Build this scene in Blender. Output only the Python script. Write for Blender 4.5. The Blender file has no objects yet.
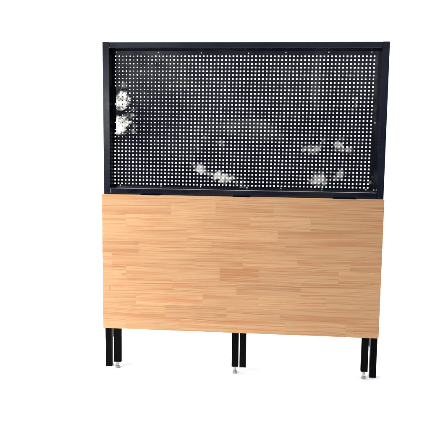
import bpy, bmesh, math, random
from mathutils import Vector, Matrix
random.seed(7)
S = bpy.context.scene
C = S.collection

# ------------------------------------------------------------------ camera
cam_d = bpy.data.cameras.new("camera")
cam = bpy.data.objects.new("camera", cam_d); C.objects.link(cam)
cam_d.sensor_width = 36.0
cam_d.lens = 56.73
cam_d.clip_start = 0.05
cam_d.clip_end = 100
cam.matrix_world = Matrix(((0.9952913, -0.02242532, 0.09429912, 0.1649),
                           (0.09636764, 0.12438912, -0.98754272, -2.8895),
                           (0.01041617, 0.99198007, 0.12596448, 1.0675),
                           (0, 0, 0, 1)))
S.camera = cam
S.view_settings.view_transform = 'Standard'
S.view_settings.look = 'None'
S.view_settings.exposure = 0.0
S.view_settings.gamma = 1.0

# ------------------------------------------------------------------ node helper
class NT:
    def __init__(self, tree):
        self.t = tree; self.n = tree.nodes; self.l = tree.links
    def put(self, inp, v):
        if v is None: return
        if isinstance(v, bpy.types.NodeSocket): self.l.new(v, inp)
        else: inp.default_value = v
    def math(self, op, a, b=None, c=None, clamp=False):
        m = self.n.new('ShaderNodeMath'); m.operation = op; m.use_clamp = clamp
        for i, v in enumerate((a, b, c)): self.put(m.inputs[i], v)
        return m.outputs[0]
    def vmul(self, v, s):
        m = self.n.new('ShaderNodeVectorMath'); m.operation = 'MULTIPLY'
        self.put(m.inputs[0], v); self.put(m.inputs[1], s); return m.outputs[0]
    def xyz(self, x, y, z):
        m = self.n.new('ShaderNodeCombineXYZ')
        for i, v in enumerate((x, y, z)): self.put(m.inputs[i], v)
        return m.outputs[0]
    def sep(self, v):
        m = self.n.new('ShaderNodeSeparateXYZ'); self.put(m.inputs[0], v); return m.outputs
    def noise(self, vec, scale, detail=2.0, rough=0.5, dist=0.0):
        m = self.n.new('ShaderNodeTexNoise'); self.put(m.inputs['Vector'], vec)
        m.inputs['Scale'].default_value = scale; m.inputs['Detail'].default_value = detail
        m.inputs['Roughness'].default_value = rough; m.inputs['Distortion'].default_value = dist
        return m.outputs[0]
    def ramp(self, f, stops, interp='LINEAR'):
        m = self.n.new('ShaderNodeValToRGB'); self.put(m.inputs[0], f)
        e = m.color_ramp; e.interpolation = interp
        while len(e.elements) < len(stops): e.elements.new(0.5)
        for el, (p, c) in zip(e.elements, stops):
            el.position = p; el.color = (c[0], c[1], c[2], 1) if not isinstance(c, float) else (c, c, c, 1)
        return m.outputs[0]
    def mix(self, f, a, b, mode='MIX'):
        m = self.n.new('ShaderNodeMix'); m.data_type = 'RGBA'; m.blend_type = mode
        self.put(m.inputs[0], f)
        for i, v in ((6, a), (7, b)):
            if isinstance(v, tuple) and len(v) == 3: v = (*v, 1)
            self.put(m.inputs[i], v)
        return m.outputs[2]
    def sstep(self, v, a, b):
        m = self.n.new('ShaderNodeMapRange'); m.interpolation_type = 'SMOOTHSTEP'
        self.put(m.inputs[0], v); m.inputs[1].default_value = a; m.inputs[2].default_value = b
        return m.outputs[0]
    def bump(self, h, strength, dist):
        m = self.n.new('ShaderNodeBump'); self.put(m.inputs['Height'], h)
        m.inputs['Strength'].default_value = strength; m.inputs['Distance'].default_value = dist
        return m.outputs[0]

# ------------------------------------------------------------------ world: painted surroundings for the sheet to mirror
# behind the camera: dim yard; painted blobs stand in for mirrored daylight between foliage
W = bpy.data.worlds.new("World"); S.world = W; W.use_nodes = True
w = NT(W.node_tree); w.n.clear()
tc = w.n.new('ShaderNodeTexCoord')
D = w.sep(tc.outputs['Generated'])
fy = w.math('MAXIMUM', w.math('MULTIPLY', D[1], -1.0), 0.02)
px = w.math('DIVIDE', D[0], fy); pz = w.math('DIVIDE', D[2], fy)
P = w.xyz(px, pz, 0.0)
base = w.ramp(w.math('MULTIPLY_ADD', pz, 1.4, 0.5, clamp=True),
              [(0.0, (.02, .02, .03)), (0.42, (.05, .055, .09)), (0.55, (.13, .15, .22)), (0.66, (.30, .34, .44)), (1.0, (.36, .40, .48))])
cloud = w.noise(P, 9.0, 4.0, 0.6)
base = w.mix(1.0, base, w.ramp(cloud, [(0.3, 0.25), (0.62, 1.5)]), 'MULTIPLY')
# bright blobs painted where the sheet mirrors them: centre x, z, half width, half height, brightness, noise cut
MIRROR_BLOBS = [(-.238, .041, .013, .013, 24, .25), (-.237, .001, .014, .015, 24, .2), (-.236, .062, .008, .010, 7, .7), (-.222, .016, .011, .011, 9, .75),
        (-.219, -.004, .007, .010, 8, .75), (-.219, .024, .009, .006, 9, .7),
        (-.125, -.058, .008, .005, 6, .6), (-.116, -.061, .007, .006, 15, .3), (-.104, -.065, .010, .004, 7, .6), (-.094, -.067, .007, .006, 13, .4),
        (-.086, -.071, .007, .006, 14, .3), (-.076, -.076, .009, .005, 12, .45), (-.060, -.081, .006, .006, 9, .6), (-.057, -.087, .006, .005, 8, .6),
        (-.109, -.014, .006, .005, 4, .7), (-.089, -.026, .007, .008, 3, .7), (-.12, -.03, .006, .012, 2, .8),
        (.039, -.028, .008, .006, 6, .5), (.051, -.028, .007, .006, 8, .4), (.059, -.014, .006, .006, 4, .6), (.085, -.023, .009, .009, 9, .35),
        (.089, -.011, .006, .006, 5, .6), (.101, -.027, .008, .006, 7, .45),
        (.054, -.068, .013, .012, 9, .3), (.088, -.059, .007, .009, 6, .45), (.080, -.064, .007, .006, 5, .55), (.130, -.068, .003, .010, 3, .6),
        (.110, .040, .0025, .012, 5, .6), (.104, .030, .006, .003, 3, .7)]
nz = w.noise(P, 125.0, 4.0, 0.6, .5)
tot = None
for cx, cz, hw, hh, br, cut in MIRROR_BLOBS:
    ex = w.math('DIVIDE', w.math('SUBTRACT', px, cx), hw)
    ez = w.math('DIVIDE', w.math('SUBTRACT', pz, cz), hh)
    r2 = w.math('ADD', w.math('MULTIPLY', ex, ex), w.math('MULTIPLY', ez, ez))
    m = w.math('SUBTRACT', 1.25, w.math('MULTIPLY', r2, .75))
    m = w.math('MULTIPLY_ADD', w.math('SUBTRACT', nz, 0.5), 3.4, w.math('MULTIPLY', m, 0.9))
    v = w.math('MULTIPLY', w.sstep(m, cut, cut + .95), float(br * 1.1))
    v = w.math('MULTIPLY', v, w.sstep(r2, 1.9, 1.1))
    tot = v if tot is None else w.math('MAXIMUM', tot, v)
SOFT = [(-.062, .004, .060, .016, 1.1), (-.02, -.012, .03, .010, .7), (.046, .070, .007, .045, .9), (.020, .06, .05, .04, .35), (-.205, .088, .075, .050, 1.1),  # faint glows painted in for haze mirrored on sheet and uprights
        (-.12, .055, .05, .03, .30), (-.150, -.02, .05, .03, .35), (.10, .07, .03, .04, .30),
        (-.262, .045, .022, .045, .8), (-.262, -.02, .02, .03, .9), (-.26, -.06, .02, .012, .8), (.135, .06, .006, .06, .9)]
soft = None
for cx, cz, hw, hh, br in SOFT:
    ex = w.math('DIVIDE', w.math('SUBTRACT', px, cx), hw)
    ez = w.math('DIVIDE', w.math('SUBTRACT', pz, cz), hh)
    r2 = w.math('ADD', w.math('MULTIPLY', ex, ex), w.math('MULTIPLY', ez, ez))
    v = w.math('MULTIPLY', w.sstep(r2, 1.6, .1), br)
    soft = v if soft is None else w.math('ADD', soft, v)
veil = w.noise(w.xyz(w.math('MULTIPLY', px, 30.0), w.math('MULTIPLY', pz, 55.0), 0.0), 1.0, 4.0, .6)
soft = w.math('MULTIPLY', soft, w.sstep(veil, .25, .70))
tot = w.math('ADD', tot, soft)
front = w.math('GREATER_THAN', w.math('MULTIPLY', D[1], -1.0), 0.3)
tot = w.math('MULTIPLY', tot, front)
blobc = w.n.new('ShaderNodeVectorMath'); blobc.operation = 'SCALE'
blobc.inputs[0].default_value = (1.0, .97, .93); w.put(blobc.inputs['Scale'], tot)
addc = w.mix(1.0, base, blobc.outputs[0], 'ADD')
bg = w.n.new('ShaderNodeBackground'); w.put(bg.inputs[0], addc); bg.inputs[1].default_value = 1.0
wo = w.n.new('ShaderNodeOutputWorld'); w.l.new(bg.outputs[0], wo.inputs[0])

# ------------------------------------------------------------------ key lamp and added fill lights
def area(name, loc, target, sx, sy, power, col=(1, 1, 1)):
    l = bpy.data.lights.new(name, 'AREA'); l.shape = 'RECTANGLE'; l.size = sx; l.size_y = sy
    l.energy = power; l.color = col
    o = bpy.data.objects.new(name, l); C.objects.link(o)
    o.location = loc
    o.rotation_euler = (Vector(target) - Vector(loc)).to_track_quat('-Z', 'Y').to_euler()
    return o
area("overhead_fill", (-1.1, .2, 4.0), (-1.1, .2, 0), 4.8, 2.6, 122)  # added, unseen: keeps the floor white and washes out its shadows
area("backdrop_fill", (0, -.1, 3.0), (0, 2.2, .9), 6.0, .8, 92)  # extra light added only to push the backdrop to white
area("key_softbox", (-1.58, -1.40, .92), (-.35, 0, .55), .75, .9, 36, (1, .98, .955))

# ------------------------------------------------------------------ materials
def mat(name):
    m = bpy.data.materials.new(name); m.use_nodes = True
    t = NT(m.node_tree); b = t.n['Principled BSDF']
    return m, t, b

def obj_coord(t):
    return t.n.new('ShaderNodeTexCoord').outputs['Object']

def m_backdrop():
    m, t, b = mat("white_paper")
    n = t.noise(obj_coord(t), 3.0, 3.0)
    t.put(b.inputs['Base Color'], t.ramp(n, [(0.3, (.90, .90, .90)), (0.7, (.93, .93, .93))]))
    b.inputs['Roughness'].default_value = .9
    b.inputs['Specular IOR Level'].default_value = .1
    return m

def m_frame():
    m, t, b = mat("black_powder_coat")
    co = obj_coord(t)
    n = t.noise(t.vmul(co, (14, 14, 14)), 1.0, 4.0, .6)
    t.put(b.inputs['Base Color'], t.ramp(n, [(0.3, (.0022, .0038, .010)), (0.7, (.0042, .007, .0165))]))
    t.put(b.inputs['Roughness'], t.ramp(n, [(0.3, .10), (0.7, .2)]))
    f = t.noise(t.vmul(co, (9, 9, 5)), 1.0, 2.0)
    g = t.noise(co, 320.0, 2.0)
    t.put(b.inputs['Normal'], t.bump(t.math('MULTIPLY_ADD', g, .012, f), .3, .004))
    b.inputs['Specular IOR Level'].default_value = .5
    b.inputs['Coat Weight'].default_value = .25
    b.inputs['Coat Roughness'].default_value = .05
    return m

def m_panel():
    m, t, b = mat("glossy_black_sheet")
    co = obj_coord(t)
    n = t.noise(co, 6.0, 4.0, .6)
    t.put(b.inputs['Base Color'], t.ramp(n, [(0.3, (.004, .0045, .008)), (0.7, (.009, .010, .016))]))
    t.put(b.inputs['Roughness'], t.ramp(t.noise(co, 11.0, 3.0), [(0.35, .004), (0.7, .02)]))
    f = t.noise(t.vmul(co, (3.2, 3.2, 3.2)), 1.0, 1.0)
    t.put(b.inputs['Normal'], t.bump(f, .05, .02))
    return m

def m_leg():
    m, t, b = mat("black_leg_paint")
    co = obj_coord(t)
    n = t.noise(t.vmul(co, (30, 30, 8)), 1.0, 4.0, .6)
    t.put(b.inputs['Base Color'], t.ramp(n, [(0.3, (.001, .001, .0012)), (0.75, (.003, .003, .0035))]))
    t.put(b.inputs['Roughness'], t.ramp(n, [(0.3, .38), (0.7, .55)]))
    b.inputs['Specular IOR Level'].default_value = .04
    return m

def m_metal(name, lo, hi, rough):
    m, t, b = mat(name)
    n = t.noise(obj_coord(t), 160.0, 3.0)
    t.put(b.inputs['Base Color'], t.ramp(n, [(0.3, lo), (0.7, hi)]))
    b.inputs['Metallic'].default_value = .9
    b.inputs['Roughness'].default_value = rough
    return m

def m_wood():
    m, t, b = mat("finger_jointed_pine")
    co = obj_coord(t)
    at = t.n.new('ShaderNodeAttribute'); at.attribute_name = "block"
    a = t.sep(at.outputs['Vector'])       # tone, seed, red
    tone, seed, red = a[0], a[1], a[2]
    x, y, z = t.sep(co)
    u = t.math('ADD', x, t.math('MULTIPLY', seed, 13.7))
    zz = t.math('ADD', z, t.math('MULTIPLY', seed, 3.31))
    # long slow drift of the growth rings along the board
    drift = t.noise(t.xyz(t.math('MULTIPLY', u, 2.2), y, t.math('MULTIPLY', zz, 9.0)), 1.0, 2.0, .45)
    r = t.math('MULTIPLY_ADD', drift, .028, zz)
    rings = t.noise(t.xyz(t.math('MULTIPLY', u, 1.7), t.math('MULTIPLY', y, .8), t.math('MULTIPLY', r, 230.0)), 1.0, 3.0, .55)
    fine = t.noise(t.xyz(t.math('MULTIPLY', u, 5.0), t.math('MULTIPLY', y, 20.0), t.math('MULTIPLY', r, 420.0)), 1.0, 2.0, .6)
    broad = t.noise(t.xyz(t.math('MULTIPLY', u, 1.5), 0.0, t.math('MULTIPLY', zz, 16.0)), 1.0, 2.0, .5)
    late = t.sstep(rings, .42, .72)
    col = t.mix(late, (.640, .385, .205), (.44, .195, .085))
    col = t.mix(t.math('MULTIPLY', t.sstep(fine, .45, .75), .30), col, (.44, .205, .085))
    col = t.mix(t.math('MULTIPLY', t.sstep(broad, .35, .75), .35), col, (.690, .425, .240))
    streak = t.noise(t.xyz(t.math('MULTIPLY', u, 2.4), 3.0, t.math('MULTIPLY', r, 48.0)), 1.0, 2.0, .5)
    col = t.mix(t.math('MULTIPLY', t.sstep(streak, .50, .68), .62), col, (.545, .235, .105))
    col = t.mix(t.math('MULTIPLY', red, t.math('MULTIPLY_ADD', t.sstep(streak, .35, .6), .95, .08), clamp=True), col, (.470, .185, .075))
    # tone of each block
    vm = t.n.new('ShaderNodeVectorMath'); vm.operation = 'SCALE'
    t.put(vm.inputs[0], t.mix(1.0, col, (.90, .87, .795), 'MULTIPLY')); t.put(vm.inputs['Scale'], tone)
    col = vm.outputs[0]
    # two small knots near the left edge
    for kx, kz, hw, hh in ((-.503, .436, .014, .006), (-.566, .372, .005, .010)):
        ex = t.math('DIVIDE', t.math('SUBTRACT', x, kx), hw); ez = t.math('DIVIDE', t.math('SUBTRACT', z, kz), hh)
        r2 = t.math('ADD', t.math('MULTIPLY', ex, ex), t.math('MULTIPLY', ez, ez))
        col = t.mix(t.math('MULTIPLY', t.sstep(t.math('MULTIPLY_ADD', rings, 1.2, r2), 1.8, .5), .45), col, (.27, .10, .045))
    t.put(b.inputs['Base Color'], col)
    t.put(b.inputs['Roughness'], t.ramp(fine, [(0.3, .5), (0.7, .62)]))
    b.inputs['Specular IOR Level'].default_value = .25
    t.put(b.inputs['Normal'], t.bump(t.math('MULTIPLY_ADD', fine, .5, rings), .15, .001))
    return m

FRAME = m_frame(); PANEL = m_panel(); LEG = m_leg(); WOOD = m_wood()
ZINC = m_metal("zinc_screw", (.72, .72, .72), (.9, .9, .9), .28)
GLIDE = m_metal("galvanised_glide", (.28, .26, .23), (.55, .52, .48), .4)
PAPER = m_backdrop()

# ------------------------------------------------------------------ mesh helpers
def link(name, bm, material, parent=None, smooth=False):
    me = bpy.data.meshes.new(name)
    bmesh.ops.recalc_face_normals(bm, faces=bm.faces)
    bm.to_mesh(me); bm.free()
    me.materials.append(material)
    if smooth:
        for p in me.polygons: p.use_smooth = True
    o = bpy.data.objects.new(name, me); C.objects.link(o)
    if parent: o.parent = parent
    return o

def add_box(bm, x0, x1, y0, y1, z0, z1, bev=0.0, seg=3):
    r = bmesh.ops.create_cube(bm, size=1.0)
    vs = r['verts']
    for v in vs:
        v.co = Vector(((x0 + x1) / 2 + v.co.x * (x1 - x0), (y0 + y1) / 2 + v.co.y * (y1 - y0), (z0 + z1) / 2 + v.co.z * (z1 - z0)))
    if bev:
        es = {e for v in vs for e in v.link_edges}
        bmesh.ops.bevel(bm, geom=list(es), offset=bev, segments=seg, profile=.5, affect='EDGES')

def add_cyl(bm, c, axis, r, h, seg=20, r2=None):
    M = Vector(axis).to_track_quat('Z', 'Y').to_matrix().to_4x4()
    M.translation = Vector(c)
    bmesh.ops.create_cone(bm, cap_ends=True, segments=seg, radius1=r, radius2=r if r2 is None else r2, depth=h, matrix=M)

# ------------------------------------------------------------------ setting: seamless white sweep
bm = bmesh.new()
prof = [(-2.6, 0.0), (1.0, 0.0)]
R = .6
for k in range(1, 13):
    a = math.pi / 2 * k / 12
    prof.append((1.0 + R * math.sin(a), R - R * math.cos(a)))
prof.append((1.6, 3.6))
prev = None
for y, z in prof:
    a = bm.verts.new((-5, y, z)); b = bm.verts.new((5, y, z))
    if prev: bm.faces.new((prev[0], prev[1], b, a))
    prev = (a, b)
bg_o = link("backdrop", bm, PAPER, smooth=True)
bg_o["kind"] = "structure"

# ------------------------------------------------------------------ the folding stall
root = bpy.data.objects.new("folding_display_table", None); C.objects.link(root)
root["label"] = "black metal folding stall with square-holed pegboard above a hanging pine tabletop and black legs"
root["category"] = "display table"

XO = .600; XI = .571           # outer / inner x of the uprights
H = 1.430; TOPI = 1.4035; RAILT = .8085; RAILB = .779
PY_ = .058
DEP = .080                     # depth of the box frame

for s in (-1, 1):
    bm = bmesh.new()
    xs = sorted((s * XO, s * XI))
    add_box(bm, xs[0], xs[1], 0, DEP, RAILB - .012, H, .0014)
    up = link("upright", bm, FRAME, root)
    bm = bmesh.new()
    add_box(bm, xs[0] + .0003, xs[1] - .0003, .0004, DEP, .126, RAILB - .0122, .001)
    add_box(bm, xs[0] + .0005, xs[1] - .0005, .0006, .0300, 0.0, .1262, .001)
    link("post", bm, LEG, root)
bm = bmesh.new(); add_box(bm, -XI - .0005, -XI + .0012, .0045, PY_ - .0005, RAILT + .001, TOPI - .001, .0003)
link("reflection_mask", bm, LEG, root)  # matte strip added to keep hole reflections off the left upright
bm = bmesh.new(); add_box(bm, -XI - .0005, XI + .0005, .0006, DEP - .0006, TOPI, H - .0006, .0036)
link("top_rail", bm, FRAME, root)
bm = bmesh.new(); add_box(bm, -XI - .0005, XI + .0005, .0006, DEP - .0006, RAILB, RAILT, .0034)
rail = link("bottom_rail", bm, FRAME, root)

# --- pegboard: sheet with a folded rim, 70 x 36 square holes
PY = .058; TH = .0012
NX, NZ = 70, 36
HX0, HX1 = -.5605, .5438
HZ0, HZ1 = .8238, 1.3760
dx = (HX1 - HX0) / (NX - 1); dz = (HZ1 - HZ0) / (NZ - 1)
hole = .0063
def hole_size(i, j):
    # upper-left holes made smaller to imitate dimmer light through them
    fx = max(0.0, 1 - i / 22.0); fz = max(0.0, min(1.0, (j - 9) / 6.0))
    k = fx * fz
    return hole * (1 - .45 * min(1, k * 1.6) * random.uniform(.35, 1.0)) * random.uniform(.90, 1.05)
bm = bmesh.new()
X0, X1, Z0, Z1 = -XI - .001, XI + .001, RAILT - .001, TOPI + .001
SKEW = .0135          # the sheet hangs a touch out of square
xs = [HX0 + dx * (i - .5) for i in range(NX + 1)]
zs = [HZ0 + dz * (j - .5) for j in range(NZ + 1)]
gx = [min(X0, xs[0] - .001)] + xs + [max(X1, xs[-1] + .001)]
gz = [min(Z0, zs[0] - .001)] + zs + [max(Z1, zs[-1] + .001)]
G = [[[bm.verts.new((x + (z - 1.1) * SKEW * (0 if x in (gx[0], gx[-1]) else 1), yy, z)) for z in gz] for x in gx] for yy in (PY, PY + TH)]
for L in (0, 1):
    for a in range(len(gx) - 1):
        for b_ in range(len(gz) - 1):
            i, j = a - 1, b_ - 1
            q = [G[L][a][b_], G[L][a + 1][b_], G[L][a + 1][b_ + 1], G[L][a][b_ + 1]]
            if 0 <= i < NX and 0 <= j < NZ: continue
            bm.faces.new(q if L == 0 else q[::-1])
blocked = []
for i in range(NX):
    for j in range(NZ):
        h = hole_size(i, j) / 2
        cx = HX0 + dx * i + random.uniform(-.0002, .0002); cz = HZ0 + dz * j + random.uniform(-.0002, .0002)
        cx += (cz - 1.1) * SKEW
        inn = []
        for L, yy in ((0, PY), (1, PY + TH)):
            o4 = [G[L][i + 1][j + 1], G[L][i + 2][j + 1], G[L][i + 2][j + 2], G[L][i + 1][j + 2]]
            n4 = [bm.verts.new((cx + sx * h, yy, cz + sz * h)) for sx, sz in ((-1, -1), (1, -1), (1, 1), (-1, 1))]
            inn.append(n4)
            for k in range(4):
                f = [o4[k], o4[(k + 1) % 4], n4[(k + 1) % 4], n4[k]]
                bm.faces.new(f if L == 0 else f[::-1])
        for k in range(4):
            bm.faces.new([inn[0][k], inn[0][(k + 1) % 4], inn[1][(k + 1) % 4], inn[1][k]])
        if i <= 4 and 16 <= j <= 26 and random.random() < (.92, .92, .8, .5, .25)[i]:
            blocked.append((cx, cz, h))      # filled with black squares to imitate dim holes
peg = link("pegboard", bm, PANEL, root)

bm = bmesh.new()
for cx, cz, h in blocked:
    q = [bm.verts.new((cx + sx * h, PY + TH * .6, cz + sz * h)) for sx, sz in ((-1, -1), (1, -1), (1, 1), (-1, 1))]
    bm.faces.new(q)
link("dark_hole_fill", bm, LEG, peg)  # added black squares that darken the view through these holes
# --- screws round the rim
def screw_bm(x, z):
    b = bmesh.new()
    add_cyl(b, (x, PY - .0009, z), (0, 1, 0), .0030, .0018, 16)
    add_cyl(b, (x, PY - .0022, z), (0, -1, 0), .0030, .0012, 16, .0016)
    return b
SZT, SZB = 1.3935, .8135
SCREWS = [(-.5530, SZT), (-.3685, SZT - .001), (-.1824, SZT - .003), (.0203, SZT - .004), (.1782, SZT - .002), (.3581, SZT), (.5361, SZT),
          (-.5400, SZB + .0015), (-.3574, SZB + .001), (-.1818, SZB + .001), (.0225, SZB), (.1701, SZB + .001), (.3464, SZB), (.5332, SZB + .0015),
          (.5600, 1.0996), (.5660, SZB + .0005)]
for x, z in SCREWS:
    link("screw", screw_bm(x, z), ZINC, peg)

# --- hinges between rail and tabletop
BT, BB, BW, BF, BK = .7827, .1915, .1194, -.045, -.022
for x0, x1 in ((-.431, -.348), (-.033, .040), (.388, .484)):
    bm = bmesh.new()
    add_box(bm, x0, x1, -.0018, .0009, .7800, .7868, .0005)
    add_box(bm, x0, x1, -.0415, -.0065, .7829, .7837, .0002)
    xm = (x0 + x1) / 2; n = 5; wv = (x1 - x0) / n
    for k in range(n):
        add_cyl(bm, (x0 + wv * (k + .5), -.0055, .7846), (1, 0, 0), .0022, wv * .93, 14)
    link("hinge", bm, LEG, rail)

# --- tabletop: finger-jointed pine blocks, one mesh
XL, XR = -.597, .597
rowz = [BT - .0245 - .05666 * k for k in range(0, 10)]
bands = [BT] + rowz + [BB]
def wx(p): return XL + (p - 102.5) / 280.0 * (XR - XL)
#    joints (picture columns) with tone and red-heart of each block
ROWS = [
    [(248, 1.00, 0), (384, .99, .02)],
    [(173, .99, .04), (218, 1.07, 0), (276, 1.00, .05), (384, .98, .03)],
    [(127, 1.0, 0), (205, 1.06, 0), (252, 1.0, .05), (312, 1.03, 0), (384, .97, .0)],
    [(190, 1.0, .06), (280, 1.05, .0), (384, .97, .06)],
    [(140, .94, .28), (214, 1.03, .10), (288, .98, .18), (384, .97, .12)],
    [(112, 1.07, 0), (198, .98, .10), (246, .97, .14), (300, 1.03, 0), (352, 1.0, .04), (384, .97, .1)],
    [(127, 1.05, 0), (223, .99, .08), (262, .98, .34), (341, .99, .12), (384, 1.0, 0)],
    [(175, 1.03, 0), (240, 1.00, .0), (304, .94, .06), (384, .98, 0)],
    [(137, 1.01, .02), (206, 1.06, 0), (262, 1.01, .06), (330, 1.04, .0), (384, .96, .02)],
    [(167, 1.00, .06), (230, .96, .12), (284, .98, .06), (384, .94, .05)],
    [(126, 1.06, 0), (183, 1.00, .04), (290, 1.02, .04), (350, 1.0, 0), (384, .98, .03)],
]
bm = bmesh.new()
lay = bm.faces.layers.float_vector.new("block")
g = .00004
for r, row in enumerate(ROWS):
    zt, zb = bands[r], bands[r + 1]
    x0 = XL
    for k, (pxj, tone, red) in enumerate(row):
        x1 = XR if k == len(row) - 1 else wx(pxj)
        n0 = len(bm.faces)
        before = set(bm.faces)
        add_box(bm, x0 + (g if k else 0), x1 - (g if k < len(row) - 1 else 0), BF, BK,
                zb + (g if r < len(ROWS) - 1 else 0), zt - (g if r else 0))
        sd = random.random()
        for f in bm.faces:
            if f not in before: f[lay] = Vector((tone * random.uniform(.99, 1.01), sd, red))
        x0 = x1
top = link("tabletop", bm, WOOD, root)

# --- folded legs with levelling glides
def leg(x0, x1, zbot, glide):
    y0, y1 = -.0215, -.0015
    b = bmesh.new()
    add_box(b, x0, x1, y0 + .0005, y1, zbot, .760, .0018)
    o = link("leg", b, LEG, root)
    if glide:
        cx = (x0 + x1) / 2 + glide[0]; cy = (y0 + y1) / 2
        b = bmesh.new()
        add_cyl(b, (cx, cy, zbot - .002), (0, 0, 1), .0085, .006, 6)
        add_cyl(b, (cx, cy, zbot - .009), (0, 0, 1), .0065, .012, 14)
        add_cyl(b, (cx, cy, .0055), (0, 0, 1), .0105, .006, 20)
        add_cyl(b, (cx, cy, .0100), (0, 0, 1), .0105, .004, 20, .0068)
        link("glide", b, GLIDE, o)
leg(-.5565, -.5235, .0290, (-.001,))
leg(-.0291, .0004, .0300, (0,))
leg(.5305, .5605, .0325, (-.002,))
leg(.0052, .0337, .0285, None)
